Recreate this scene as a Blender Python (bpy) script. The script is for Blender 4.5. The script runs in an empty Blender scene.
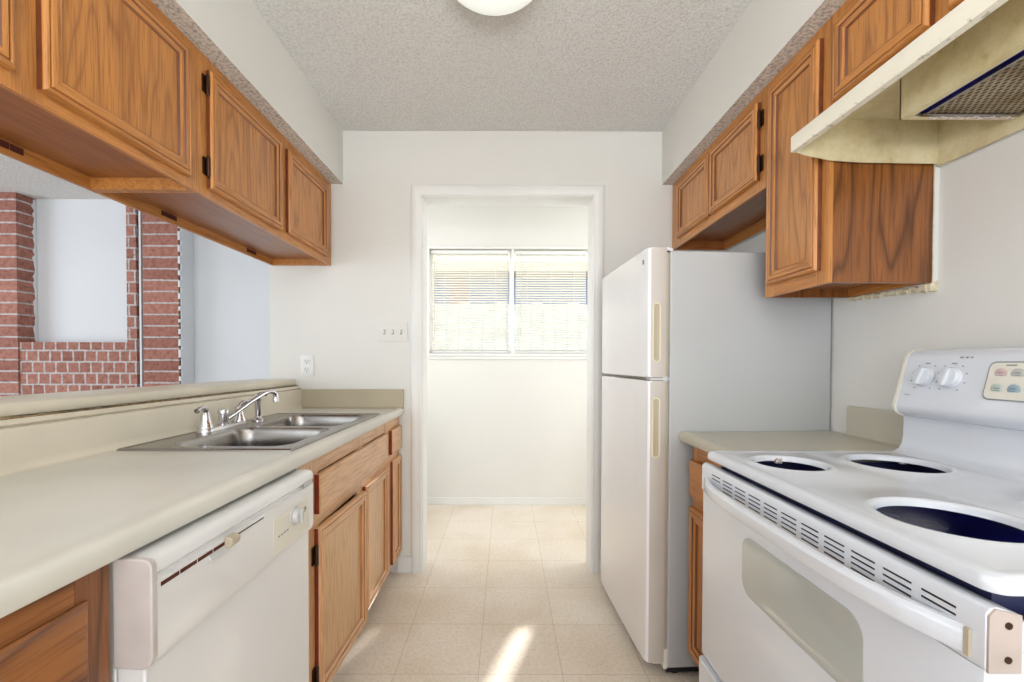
import bpy, bmesh, math, random
from mathutils import Vector, Matrix
random.seed(7)
S = bpy.context.scene
COL = S.collection

# ------------------------------------------------------------------ camera
F_PX = 430.0
PITCH, ROLL, CAM_H = 0.0148, 0.0025, 1.1714
fw = Vector((0, math.cos(PITCH), -math.sin(PITCH)))
rt = Vector((1, 0, 0)); up = rt.cross(fw)
r2 = math.cos(ROLL)*rt + math.sin(ROLL)*up
u2 = -math.sin(ROLL)*rt + math.cos(ROLL)*up
cam = bpy.data.cameras.new('camera'); camo = bpy.data.objects.new('camera', cam); COL.objects.link(camo)
cam.sensor_fit = 'HORIZONTAL'; cam.sensor_width = 36; cam.lens = F_PX*36/1024
cam.shift_x = (512-505.6)/1024; cam.shift_y = (368.55-341)/1024
cam.clip_start = 0.02
m = Matrix.Identity(4)
for i in range(3):
    m[i][0] = r2[i]; m[i][1] = u2[i]; m[i][2] = -fw[i]
m[2][3] = CAM_H
camo.matrix_world = m
S.camera = camo

# ------------------------------------------------------------------ world, sun, daylight, exposure
wd = bpy.data.worlds.new('world'); S.world = wd; wd.use_nodes = True
bg = wd.node_tree.nodes['Background']
bg.inputs[0].default_value = (0.86, 0.93, 1.0, 1); bg.inputs[1].default_value = 2.2
S.view_settings.view_transform = 'Standard'; S.view_settings.look = 'None'
S.view_settings.gamma = 1.0; S.view_settings.use_curve_mapping = False
S.view_settings.exposure = -0.06

def sun(slope, elev, strength):
    l = bpy.data.lights.new('sun', 'SUN'); l.energy = strength; l.angle = math.radians(1.6); l.color = (1, .97, .91)
    o = bpy.data.objects.new('sun', l); COL.objects.link(o)
    h = Vector((slope, 1, 0)).normalized()*math.cos(elev) + Vector((0, 0, math.sin(elev)))
    o.rotation_euler = h.to_track_quat('Z', 'Y').to_euler(); o.location = h*10
sun(0.364, math.radians(35.6), 6.5)

def area(name, loc, target, sx, sy, power, color):
    l = bpy.data.lights.new(name, 'AREA'); l.shape = 'RECTANGLE'; l.size = sx; l.size_y = sy; l.energy = power; l.color = color
    o = bpy.data.objects.new(name, l); COL.objects.link(o); o.location = loc
    d = Vector(target)-Vector(loc); o.rotation_euler = d.to_track_quat('-Z', 'Y').to_euler()
    return o
area('daylight_patio_door', (0.0, -2.75, 1.25), (0, 2, 1.25), 2.9, 2.2, 50, (.95, .97, 1.0))
area('ceiling_fill', (0.1, -.7, 1.5), (0.1, -.62, 2.44), 1.1, .8, 46, (.975, .985, 1.0))  # unseen uplight added behind the camera to brighten the ceiling
area('daylight_living_window', (-5.9, 0.6, 1.35), (0, .6, 1.35), 3.0, 2.0, 75, (.80, .89, 1.0))
area('daylight_living_front', (-3.4, -2.75, 1.3), (-3.4, 2, 1.3), 2.4, 2.0, 45, (.84, .91, 1.0))
area('laundry_fill_right', (1.55, 2.95, 1.4), (0, 3.0, 1.3), .8, 1.9, 22, (.95, .975, 1))  # added fill to brighten the laundry; this wall has no window
area('laundry_fill_left', (-1.15, 2.95, 1.4), (0, 3.0, 1.3), .8, 1.9, 14, (.95, .975, 1))  # second added fill, evens out the laundry; no opening behind it

# ------------------------------------------------------------------ node helpers
def s2l(c): return tuple(((v/255)/12.92 if v/255 <= .04045 else ((v/255+.055)/1.055)**2.4) for v in c)+(1,)
class NT:
    def __init__(s, name):
        s.m = bpy.data.materials.new(name); s.m.use_nodes = True
        s.t = s.m.node_tree; s.b = s.t.nodes['Principled BSDF']
    def n(s, t, **k):
        x = s.t.nodes.new(t)
        for a, v in k.items():
            if a in x.inputs: x.inputs[a].default_value = v
            else: setattr(x, a, v)
        return x
    def l(s, a, b): s.t.links.new(a, b)
def coords(N, scale=(1, 1, 1), rnd=False):
    tc = N.n('ShaderNodeTexCoord'); src = tc.outputs['Object']
    if rnd:
        oi = N.n('ShaderNodeObjectInfo'); mu = N.n('ShaderNodeMath', operation='MULTIPLY'); mu.inputs[1].default_value = 37.0
        N.l(oi.outputs['Random'], mu.inputs[0])
        ad = N.n('ShaderNodeVectorMath', operation='ADD'); N.l(src, ad.inputs[0]); N.l(mu.outputs[0], ad.inputs[1]); src = ad.outputs[0]
    mp = N.n('ShaderNodeMapping'); mp.inputs['Scale'].default_value = scale; N.l(src, mp.inputs['Vector'])
    return mp.outputs[0]
def ramp(N, fac, stops):
    r = N.n('ShaderNodeValToRGB'); e = r.color_ramp.elements
    while len(e) < len(stops): e.new(.5)
    for i, (p, c) in enumerate(stops): e[i].position = p; e[i].color = c
    N.l(fac, r.inputs[0]); return r.outputs[0]
def mix(N, fac, a, b, bt='MIX'):
    x = N.n('ShaderNodeMix', data_type='RGBA', blend_type=bt)
    if isinstance(fac, float): x.inputs[0].default_value = fac
    else: N.l(fac, x.inputs[0])
    for v, i in ((a, 6), (b, 7)):
        if isinstance(v, tuple): x.inputs[i].default_value = v
        else: N.l(v, x.inputs[i])
    return x.outputs[2]
def bump(N, h, strength, dist=.002):
    b = N.n('ShaderNodeBump'); b.inputs['Strength'].default_value = strength; b.inputs['Distance'].default_value = dist
    N.l(h, b.inputs['Height']); N.l(b.outputs[0], N.b.inputs['Normal'])
def simple(name, rgb, rough=.5, metal=0., coat=0., var=0., vscale=3., spec=.5):
    N = NT(name); c = s2l(rgb); N.b.inputs['Roughness'].default_value = rough; N.b.inputs['Metallic'].default_value = metal
    N.b.inputs['Coat Weight'].default_value = coat; N.b.inputs['Coat Roughness'].default_value = .08
    N.b.inputs['Specular IOR Level'].default_value = spec
    v = coords(N); nz = N.n('ShaderNodeTexNoise', Scale=vscale, Detail=3.0); N.l(v, nz.inputs['Vector'])
    d = tuple(x*(1-var) for x in c[:3])+(1,); e = tuple(min(1, x*(1+var*.4)) for x in c[:3])+(1,)
    N.l(ramp(N, nz.outputs[0], [(.35, d), (.65, e)]), N.b.inputs['Base Color'])
    return N.m
def oak(name, axis, light=(206, 140, 72), dark=(134, 76, 30), cath=.35, rough=.32):
    N = NT(name)
    st = {'z': (1, 1, .11), 'y': (1, .11, 1), 'x': (.11, 1, 1)}[axis]
    v = coords(N, st, True)
    big = N.n('ShaderNodeTexNoise', Scale=7.0, Detail=2.0); N.l(v, big.inputs['Vector'])
    # contour rings of a stretched noise give the cathedral figure
    mu = N.n('ShaderNodeMath', operation='MULTIPLY'); mu.inputs[1].default_value = 11.0; N.l(big.outputs[0], mu.inputs[0])
    fr = N.n('ShaderNodeMath', operation='PINGPONG'); fr.inputs[1].default_value = .5; N.l(mu.outputs[0], fr.inputs[0])
    rings = ramp(N, fr.outputs[0], [(0.0, (0, 0, 0, 1)), (.16, (.7, .7, .7, 1)), (.5, (1, 1, 1, 1))])
    v2 = coords(N, tuple(a if a == 1 else .035 for a in st), True)
    fine = N.n('ShaderNodeTexNoise', Scale=260.0, Detail=3.0); N.l(v2, fine.inputs['Vector'])
    med = N.n('ShaderNodeTexNoise', Scale=60.0, Detail=2.0); N.l(v2, med.inputs['Vector'])
    L, D_ = s2l(light), s2l(dark)
    base = ramp(N, med.outputs[0], [(.3, tuple(a*.78+b*.22 for a, b in zip(L, D_))), (.7, L)])
    c = mix(N, cath, base, mix(N, rings, D_, base))
    inv = ramp(N, fine.outputs[0], [(.36, (.52, .42, .34, 1)), (.52, (1, 1, 1, 1))])
    c = mix(N, .55, c, inv, 'MULTIPLY')
    N.l(c, N.b.inputs['Base Color'])
    N.b.inputs['Roughness'].default_value = rough; N.b.inputs['Coat Weight'].default_value = .25; N.b.inputs['Coat Roughness'].default_value = .22
    bump(N, fine.outputs[0], .25, .0006)
    return N.m

M = {}
M['oak_v'] = oak('oak_vertical_grain', 'z'); M['oak_h'] = oak('oak_horizontal_grain', 'y', (206, 140, 72))
M['oak_panel'] = oak('oak_door_panel', 'z', (202, 137, 68), (138, 80, 34), .6)
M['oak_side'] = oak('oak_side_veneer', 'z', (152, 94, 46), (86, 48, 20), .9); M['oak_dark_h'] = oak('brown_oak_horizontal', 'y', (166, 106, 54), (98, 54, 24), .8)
M['oak_light_panel'] = oak('pale_oak_panel', 'z', (214, 170, 122), (190, 140, 92), .35); M['oak_light_v'] = oak('pale_oak_vertical', 'z', (220, 172, 124), (182, 126, 78), .35)
M['oak_light_h'] = oak('pale_oak_horizontal', 'y', (222, 176, 130), (186, 130, 82), .4)
M['groove_v'] = oak('stained_groove_vertical', 'z', (112, 62, 30), (74, 40, 18), .4); M['pale_groove'] = oak('pale_groove_vertical', 'z', (176, 120, 72), (140, 88, 46), .4); M['pale_groove_h'] = oak('pale_groove_horizontal', 'y', (176, 120, 72), (140, 88, 46), .4); M['groove_h'] = oak('stained_groove_horizontal', 'y', (150, 92, 48), (104, 58, 28), .4)
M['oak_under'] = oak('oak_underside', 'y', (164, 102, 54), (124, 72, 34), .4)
M['door_edge'] = simple('dark_brown_door_edge', (112, 58, 28), .45, var=.3, vscale=20)
M['oak_red'] = simple('reddish_end_grain', (128, 44, 20), .5, var=.3, vscale=20)
M['oak_cross'] = oak('oak_cross_grain', 'x', (186, 116, 60), (140, 80, 38), .4)
M['dark'] = simple('dark_gap', (22, 18, 16), .8)
M['notch'] = simple('notch_red_brown', (84, 30, 14), .8, var=.3, vscale=80)

def wall_paint(name, rgb, bs=.12):
    N = NT(name); v = coords(N)
    nz = N.n('ShaderNodeTexNoise', Scale=1.6, Detail=4.0); N.l(v, nz.inputs['Vector'])
    c = s2l(rgb)
    N.l(ramp(N, nz.outputs[0], [(.3, tuple(x*.955 for x in c[:3])+(1,)), (.7, c)]), N.b.inputs['Base Color'])
    fine = N.n('ShaderNodeTexNoise', Scale=90.0, Detail=3.0); N.l(v, fine.inputs['Vector'])
    bump(N, fine.outputs[0], bs, .002); N.b.inputs['Roughness'].default_value = .75
    return N.m
M['wall'] = wall_paint('painted_wall', (224, 222, 216))
M['wall_blue'] = wall_paint('living_wall_paint', (222, 224, 226))
M['trim'] = simple('trim_paint', (230, 229, 225), .4, var=.05)
def popcorn(name, rgb, k=1.0):
    N = NT(name); v = coords(N)
    vo = N.n('ShaderNodeTexNoise', Scale=95.0, Detail=4.0, Roughness=.7); N.l(v, vo.inputs['Vector'])
    c = s2l(rgb); d = tuple(x*(1-.42*k) for x in c[:3])+(1,)
    N.l(ramp(N, vo.outputs[0], [(.38, d), (.55, c)]), N.b.inputs['Base Color'])
    bump(N, vo.outputs[0], .9, .012); N.b.inputs['Roughness'].default_value = .9
    return N.m
M['popcorn'] = popcorn('popcorn_ceiling', (238, 236, 232), .42)
M['popcorn_strip'] = popcorn('popcorn_strip', (236, 226, 214), 1.1)

def tile_floor():
    N = NT('vinyl_tile_floor'); v = coords(N)
    mp = N.n('ShaderNodeMapping'); mp.inputs['Location'].default_value = (.414+.315*20, -1.906+.31*20, 0); N.l(v, mp.inputs['Vector'])
    br = N.n('ShaderNodeTexBrick'); br.offset = 0; br.squash = 1
    br.inputs['Scale'].default_value = 1; br.inputs['Brick Width'].default_value = .315; br.inputs['Row Height'].default_value = .31
    br.inputs['Mortar Size'].default_value = .0011; br.inputs['Mortar Smooth'].default_value = .3; br.inputs['Bias'].default_value = 0
    br.inputs['Color1'].default_value = s2l((236, 226, 212)); br.inputs['Color2'].default_value = s2l((232, 221, 206)); br.inputs['Mortar'].default_value = s2l((186, 172, 156))
    N.l(mp.outputs[0], br.inputs['Vector'])
    nz = N.n('ShaderNodeTexNoise', Scale=70.0, Detail=5.0, Roughness=.75); N.l(v, nz.inputs['Vector'])
    c = mix(N, .75, br.outputs[0], ramp(N, nz.outputs[0], [(.34, (.80, .76, .70, 1)), (.56, (1, 1, 1, 1))]), 'MULTIPLY')
    # worn, yellowed traffic dirt
    st = N.n('ShaderNodeTexNoise', Scale=2.2, Detail=5.0); N.l(v, st.inputs['Vector'])
    c = mix(N, .5, c, ramp(N, st.outputs[0], [(.36, (.80, .72, .60, 1)), (.56, (1, 1, 1, 1))]), 'MULTIPLY')
    N.l(c, N.b.inputs['Base Color']); N.b.inputs['Roughness'].default_value = .38
    bump(N, nz.outputs[0], .08, .001)
    return N.m
M['floor'] = tile_floor()
M['carpet'] = simple('beige_carpet', (170, 155, 138), .95, var=.2, vscale=60)
M['laminate'] = simple('beige_laminate', (219, 217, 207), .3, var=.10, vscale=2.5)
M['laminate_bar'] = simple('cream_bar_laminate', (226, 219, 200), .35, var=.07, vscale=4)
M['laminate_r'] = simple('olive_beige_laminate', (190, 184, 166), .28, var=.06, vscale=3)
M['laminate_end'] = simple('shaded_end_laminate', (178, 167, 142), .32, var=.08, vscale=4)  # darker tan puts the shade at the back wall into the colour
M['caulk'] = simple('stained_caulk', (150, 128, 92), .8, var=.6, vscale=38)
M['steel'] = simple('brushed_steel', (160, 157, 154), .24, metal=1., var=.10, vscale=14)
M['chrome'] = simple('chrome', (214, 214, 218), .08, metal=1.)
M['white'] = simple('appliance_white', (226, 226, 226), .22, coat=.4)
M['white_range'] = simple('range_white', (216, 220, 227), .18, coat=.5)
M['white_door'] = simple('fridge_door_white', (232, 230, 230), .16, coat=.5)
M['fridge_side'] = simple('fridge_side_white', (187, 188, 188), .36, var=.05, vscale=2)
M['almond'] = simple('almond_plastic', (228, 224, 210), .4, var=.05)
M['handle_cream'] = simple('cream_handle_rim', (226, 216, 184), .35)
M['tan'] = simple('tan_plastic', (184, 172, 150), .4)
M['trim_end'] = simple('pinkish_aged_enamel', (186, 172, 164), .4, var=.1, vscale=20)
M['door_side'] = simple('yellowed_door_side', (190, 181, 172), .35, var=.05)
M['pinkgrey'] = simple('aged_white_plastic', (198, 190, 187), .35, var=.12, vscale=9)
M['grey'] = simple('grey_print', (140, 142, 146), .5)
M['greyl'] = simple('light_grey_plastic', (196, 196, 194), .4)
M['black'] = simple('black_plastic', (16, 16, 18), .5)
M['navy'] = simple('dark_blue_enamel', (34, 32, 150), .22, var=.4, vscale=8)
M['slate'] = simple('dark_slate_enamel', (44, 48, 82), .35)
M['rust'] = simple('rusty_clip', (222, 208, 202), .6, var=.5, vscale=160)
M['ovenglass'] = simple('pale_oven_glass', (176, 180, 175), .07, coat=.8)
M['hinge'] = simple('dark_bronze_hinge', (66, 42, 28), .35, metal=.6)
M['plaster'] = simple('torn_plaster', (216, 204, 176), .9, var=.25, vscale=45)
def hoodmat():
    N = NT('greasy_cream_enamel'); v = coords(N)
    a = N.n('ShaderNodeTexNoise', Scale=9.0, Detail=8.0, Roughness=.7); N.l(v, a.inputs['Vector'])
    c = ramp(N, a.outputs[0], [(.28, s2l((128, 104, 62))), (.40, s2l((198, 182, 138))), (.62, s2l((220, 208, 172)))])
    N.l(c, N.b.inputs['Base Color']); N.b.inputs['Roughness'].default_value = .35
    return N.m
M['hood_in'] = hoodmat()
def hoodface():
    N = NT('cream_enamel_front'); v = coords(N)
    a = N.n('ShaderNodeTexNoise', Scale=34.0, Detail=6.0, Roughness=.7); N.l(v, a.inputs['Vector'])
    sep = N.n('ShaderNodeSeparateXYZ'); N.l(v, sep.inputs[0])
    # grime specks collect on the bottom lip only (object space height)
    mr = N.n('ShaderNodeMapRange'); mr.inputs[1].default_value = .008; mr.inputs[2].default_value = .001; N.l(sep.outputs[2], mr.inputs[0])
    spk = ramp(N, a.outputs[0], [(.56, (0, 0, 0, 1)), (.66, (.8, .8, .8, 1))])
    f = N.n('ShaderNodeMath', operation='MULTIPLY'); N.l(mr.outputs[0], f.inputs[0]); N.l(spk, f.inputs[1])
    N.l(mix(N, f.outputs[0], s2l((232, 226, 208)), s2l((110, 84, 44))), N.b.inputs['Base Color'])
    N.b.inputs['Roughness'].default_value = .3
    return N.m
M['hood_face'] = hoodface()
def filtermat():
    N = NT('aluminium_mesh_filter'); v = coords(N)
    def wave(sc, rot):
        mp = N.n('ShaderNodeMapping'); mp.inputs['Rotation'].default_value = (0, 0, rot); N.l(v, mp.inputs['Vector'])
        w = N.n('ShaderNodeTexWave', Scale=sc, Distortion=.6); w.inputs['Detail Scale'].default_value = 3; N.l(mp.outputs[0], w.inputs['Vector']); return w.outputs[1]
    a, b = wave(26, .6), wave(26, -.6)
    mx = N.n('ShaderNodeMath', operation='MAXIMUM'); N.l(a, mx.inputs[0]); N.l(b, mx.inputs[1])
    c = ramp(N, mx.outputs[0], [(.45, s2l((52, 44, 40))), (.9, s2l((186, 172, 140)))])
    nz = N.n('ShaderNodeTexNoise', Scale=12.0, Detail=4.0); N.l(v, nz.inputs['Vector'])
    c = mix(N, .8, c, ramp(N, nz.outputs[0], [(.4, s2l((180, 150, 110))), (.6, (1, 1, 1, 1))]), 'MULTIPLY')
    N.l(c, N.b.inputs['Base Color']); N.b.inputs['Metallic'].default_value = .5; N.b.inputs['Roughness'].default_value = .4
    bump(N, mx.outputs[0], .8, .003)
    return N.m
M['filter'] = filtermat()
def brick(name, w, h, off, shift=(0, 0)):
    N = NT(name); tc = N.n('ShaderNodeTexCoord'); sp = N.n('ShaderNodeSeparateXYZ'); N.l(tc.outputs['Object'], sp.inputs[0])
    ad = N.n('ShaderNodeMath', operation='SUBTRACT'); N.l(sp.outputs[0], ad.inputs[0]); N.l(sp.outputs[1], ad.inputs[1])
    cb = N.n('ShaderNodeCombineXYZ'); N.l(ad.outputs[0], cb.inputs[0]); N.l(sp.outputs[2], cb.inputs[1])
    nzz = N.n('ShaderNodeTexNoise', Scale=9.0); N.l(cb.outputs[0], nzz.inputs['Vector'])
    mp = N.n('ShaderNodeMapping'); mp.inputs['Location'].default_value = (20+shift[0], 20*h*10+shift[1], 0)
    wob = mix(N, .006, cb.outputs[0], nzz.outputs[1]); N.l(wob, mp.inputs['Vector'])
    br = N.n('ShaderNodeTexBrick'); br.offset = off; br.squash = 1
    for k, val in (('Scale', 1), ('Brick Width', w), ('Row Height', h), ('Mortar Size', .0075), ('Mortar Smooth', .25), ('Bias', 0)): br.inputs[k].default_value = val
    br.inputs['Color1'].default_value = s2l((180, 124, 108)); br.inputs['Color2'].default_value = s2l((150, 98, 84)); br.inputs['Mortar'].default_value = s2l((200, 192, 190))
    N.l(mp.outputs[0], br.inputs['Vector'])
    nz = N.n('ShaderNodeTexNoise', Scale=30.0, Detail=6.0, Roughness=.7); N.l(tc.outputs['Object'], nz.inputs['Vector'])
    c = mix(N, .7, br.outputs[0], ramp(N, nz.outputs[0], [(.36, (.45, .38, .35, 1)), (.56, (1, 1, 1, 1))]), 'MULTIPLY')
    N.l(c, N.b.inputs['Base Color']); N.b.inputs['Roughness'].default_value = .85
    iv = N.n('ShaderNodeMath', operation='SUBTRACT'); iv.inputs[0].default_value = 1; N.l(br.outputs[1], iv.inputs[1]); bump(N, iv.outputs[0], .8, .01)
    return N.m
M['brick'] = brick('brick_column', 3.0, .0855, 0.0, (1.3, .02)); M['brick_small'] = brick('brick_headers', .088, .0855, .5, (0, .035))
def emis(name, rgb, e, base=(250, 250, 246)):
    N = NT(name); N.b.inputs['Base Color'].default_value = s2l(base); N.b.inputs['Emission Color'].default_value = s2l(rgb); N.b.inputs['Emission Strength'].default_value = e
    N.b.inputs['Roughness'].default_value = .25; return N.m
M['dome'] = emis('frosted_dome', (246, 255, 246), .45)
def glassm():
    N = NT('window_glass'); t = N.t; tr = N.n('ShaderNodeBsdfTransparent'); gl = N.n('ShaderNodeBsdfGlossy'); gl.inputs['Roughness'].default_value = .02
    mx = N.n('ShaderNodeMixShader'); mx.inputs[0].default_value = .006; N.l(tr.outputs[0], mx.inputs[1]); N.l(gl.outputs[0], mx.inputs[2])
    N.l(mx.outputs[0], t.nodes['Material Output'].inputs[0]); return N.m
M['glass'] = glassm()
def slatm():
    N = NT('white_vinyl_slat'); t = N.t; N.b.inputs['Base Color'].default_value = s2l((240, 238, 232)); N.b.inputs['Roughness'].default_value = .4
    tl = N.n('ShaderNodeBsdfTranslucent'); tl.inputs[0].default_value = s2l((240, 236, 228)); mx = N.n('ShaderNodeMixShader'); mx.inputs[0].default_value = .25
    N.l(N.b.outputs[0], mx.inputs[1]); N.l(tl.outputs[0], mx.inputs[2]); N.l(mx.outputs[0], t.nodes['Material Output'].inputs[0]); return N.m
M['slat'] = slatm()
M['fence_m'] = simple('weathered_fence', (212, 214, 210), .8, var=.15, vscale=5)
M['siding'] = simple('blue_grey_siding', (160, 170, 200), .8, var=.1)
M['siding_pink'] = simple('pink_brick', (186, 156, 158), .8, var=.2, vscale=12)
M['eave'] = simple('cream_eave', (216, 202, 182), .7)
M['grass'] = simple('dry_lawn', (150, 150, 110), .95, var=.3, vscale=20)

# ------------------------------------------------------------------ geometry helpers
W = {}
def V(*a): return Vector(a)
def box(bm, x0, x1, y0, y1, z0, z1, mi=0):
    x0, x1 = sorted((x0, x1)); y0, y1 = sorted((y0, y1)); z0, z1 = sorted((z0, z1))
    v = [bm.verts.new(p) for p in ((x0, y0, z0), (x1, y0, z0), (x1, y1, z0), (x0, y1, z0), (x0, y0, z1), (x1, y0, z1), (x1, y1, z1), (x0, y1, z1))]
    for f in ((0, 3, 2, 1), (4, 5, 6, 7), (0, 1, 5, 4), (1, 2, 6, 5), (2, 3, 7, 6), (3, 0, 4, 7)):
        bm.faces.new([v[i] for i in f]).material_index = mi
def loft(bm, rings, cap0=True, cap1=True, mi=0, closed=True):
    R_ = [[bm.verts.new(p) for p in r] for r in rings]; n = len(R_[0])
    for a, b in zip(R_, R_[1:]):
        for i in range(n if closed else n-1):
            j = (i+1) % n
            try: bm.faces.new((a[i], a[j], b[j], b[i])).material_index = mi
            except ValueError: pass
    if cap0: bm.faces.new(list(reversed(R_[0]))).material_index = mi
    if cap1: bm.faces.new(R_[-1]).material_index = mi
    return R_
def ext_y(bm, prof, y0, y1, mi=0): loft(bm, [[V(x, y0, z) for x, z in prof], [V(x, y1, z) for x, z in prof]], mi=mi)
def ext_x(bm, prof, x0, x1, mi=0): loft(bm, [[V(x0, y, z) for y, z in prof], [V(x1, y, z) for y, z in prof]], mi=mi)
def ext_z(bm, prof, z0, z1, mi=0): loft(bm, [[V(x, y, z0) for x, y in prof], [V(x, y, z1) for x, y in prof]], mi=mi)
def rrect(a0, a1, b0, b1, r, n=5):
    out = []
    for ca, cb, s in ((a1-r, b0+r, -90), (a1-r, b1-r, 0), (a0+r, b1-r, 90), (a0+r, b0+r, 180)):
        for i in range(n+1):
            t = math.radians(s+90*i/n); out.append((ca+r*math.cos(t), cb+r*math.sin(t)))
    return out
def circ(cx, cy, r, n=40, ph=0): return [(cx+r*math.cos(2*math.pi*i/n+ph), cy+r*math.sin(2*math.pi*i/n+ph)) for i in range(n)]
def to_rect(pts, a0, a1, b0, b1):
    """project a ring of 2D points outward on a rectangle, snapping one point to each corner"""
    ca = sum(p[0] for p in pts)/len(pts); cb = sum(p[1] for p in pts)/len(pts); out = []
    for x, y in pts:
        dx, dy = x-ca, y-cb
        t = min(((a1-ca)/dx if dx > 1e-9 else (a0-ca)/dx if dx < -1e-9 else 1e9), ((b1-cb)/dy if dy > 1e-9 else (b0-cb)/dy if dy < -1e-9 else 1e9))
        out.append([ca+dx*t, cb+dy*t])
    for c in ((a0, b0), (a0, b1), (a1, b0), (a1, b1)):
        i = min(range(len(out)), key=lambda k: (out[k][0]-c[0])**2+(out[k][1]-c[1])**2); out[i] = list(c)
    return out
def tube(bm, pts, rad, n=12, mi=0, sx=1.0):
    pts = [Vector(p) for p in pts]; rings = []
    ref = None
    for i, p in enumerate(pts):
        d = (pts[min(i+1, len(pts)-1)]-pts[max(i-1, 0)]).normalized()
        if ref is None:
            ref = d.orthogonal().normalized()
            if abs(d.z) < .9: ref = d.cross(V(0, 0, 1)).normalized()
        ref = (ref-d*ref.dot(d)).normalized(); b = d.cross(ref)
        r = rad[i] if isinstance(rad, (list, tuple)) else rad
        rings.append([p+ref*math.cos(2*math.pi*k/n)*r*sx+b*math.sin(2*math.pi*k/n)*r for k in range(n)])
    loft(bm, rings, mi=mi)
def lathe(bm, c, prof, axis='z', n=28, mi=0):
    """prof: (radius, along-axis) pairs; axis z/x/y"""
    rings = []
    for r, h in prof:
        ring = []
        for k in range(n):
            a = 2*math.pi*k/n; u, v = r*math.cos(a), r*math.sin(a)
            p = {'z': (u, v, h), 'x': (h, u, v), 'y': (v, h, u)}[axis]
            ring.append(V(c[0]+p[0], c[1]+p[1], c[2]+p[2]))
        rings.append(ring)
    loft(bm, rings, mi=mi)
def mk(name, bm, mats, parent=None, origin=None, bev=0, seg=2, smooth=True, rot=None):
    """link a bmesh given in world coordinates as one object whose origin is `origin`"""
    if not isinstance(mats, (list, tuple)): mats = [mats]
    bmesh.ops.recalc_face_normals(bm, faces=bm.faces[:])
    if origin is None: origin = W[parent] if parent is not None else V(0, 0, 0)
    origin = Vector(origin)
    for v in bm.verts: v.co -= origin
    me = bpy.data.meshes.new(name); bm.to_mesh(me); bm.free()
    for k in mats: me.materials.append(M[k])
    o = bpy.data.objects.new(name, me); COL.objects.link(o)
    if parent is not None: o.parent = parent; o.location = origin-W[parent]
    else: o.location = origin
    W[o] = origin
    if rot is not None: o.rotation_euler = rot
    if bev:
        b = o.modifiers.new('bevel', 'BEVEL'); b.width = bev; b.segments = seg; b.limit_method = 'ANGLE'; b.angle_limit = math.radians(40); b.harden_normals = True
    if smooth:
        for p in me.polygons: p.use_smooth = True
        if not bev:
            try: me.set_sharp_from_angle(angle=math.radians(38))
            except Exception: pass
    return o
def B(): return bmesh.new()
def bx(name, x0, x1, y0, y1, z0, z1, mat, parent=None, origin=None, bev=0, **k):
    bm = B(); box(bm, x0, x1, y0, y1, z0, z1); return mk(name, bm, mat, parent, origin, bev, **k)
def thing(name, label, cat, loc, group=None, rotz=0, local=False):
    o = bpy.data.objects.new(name, None); COL.objects.link(o); o.empty_display_size = .1
    o.location = loc; o.rotation_euler = (0, 0, rotz); o['label'] = label; o['category'] = cat
    if group: o['group'] = group
    W[o] = V(0, 0, 0) if local else Vector(loc)
    return o
def tag(o, label, cat, group=None):
    o['label'] = label; o['category'] = cat
    if group: o['group'] = group
    return o
def struct(o): o['kind'] = 'structure'; return o

# ------------------------------------------------------------------ room shell
XC = 1.211
XR, XL, YB, H = 1.228, -1.305, 2.381, 2.44
YF = -2.9                                             # wall behind the camera
struct(bx('floor', -1.305, 1.36, YF, 3.66, -.10, 0, 'floor'))
struct(bx('floor_living', -6.2, -1.305, YF, 3.52, -.10, 0, 'carpet'))
struct(bx('ceiling', -6.2, 1.36, YF, 3.66, H, H+.12, 'popcorn'))
struct(bx('wall_right', XR, XR+.12, YF, YB, 0, H, 'wall'))
def wall_with_hole(name, x0, x1, y0, y1, z0, z1, hx0, hx1, hz0, hz1, mat):
    bm = B()
    box(bm, x0, hx0, y0, y1, z0, z1); box(bm, hx1, x1, y0, y1, z0, z1); box(bm, hx0, hx1, y0, y1, hz1, z1)
    if hz0 > z0+.01: box(bm, hx0, hx1, y0, y1, z0, hz0)
    return struct(mk(name, bm, mat, smooth=False))
wall_with_hole('wall_back', XL, XR+.55, YB, YB+.12, 0, H, -.468, .485, 0, 2.089, 'wall')
# half wall under the breakfast bar
struct(bx('wall_left', XL+.005, -1.147, -1.2, YB, 0, 1.036, 'wall'))
# soffits: smooth painted boards, textured underside strip
def soffit(name, x0, x1):
    bm = B(); box(bm, x0, x1, -1.2, YB, 2.149, H)
    for f in bm.faces:
        if f.calc_center_median().z < 2.15: f.material_index = 1
    return struct(mk(name, bm, ['wall', 'popcorn_strip'], smooth=False))
soffit('wall_soffit_left', XL, -.897); soffit('wall_soffit_right', .858, XR)
# living room beyond the bar
struct(bx('wall_living_back', -6.2, XL, 3.39, 3.52, 0, H, 'wall_blue'))
struct(bx('wall_living_side', XL-.0, XL+.10, YB+.12, 3.52, 0, H, 'wall_blue'))
bm = B()
for a in ((-6.32, -6.2, YF, -.9, 0, H), (-6.32, -6.2, 2.1, 3.52, 0, H), (-6.32, -6.2, -.9, 2.1, 0, .35), (-6.32, -6.2, -.9, 2.1, 2.35, H)): box(bm, *a)
struct(mk('wall_living_left', bm, 'wall_blue', smooth=False))
bm = B()
for a in ((-6.32, -4.6, 0, H), (-2.2, -1.45, 0, H), (1.45, 1.6, 0, H), (-4.6, -2.2, 0, .3), (-4.6, -2.2, 2.3, H), (-1.45, 1.45, 2.35, H)): box(bm, a[0], a[1], YF-.12, YF, a[2], a[3])
struct(mk('wall_front', bm, 'wall', smooth=False))
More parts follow.
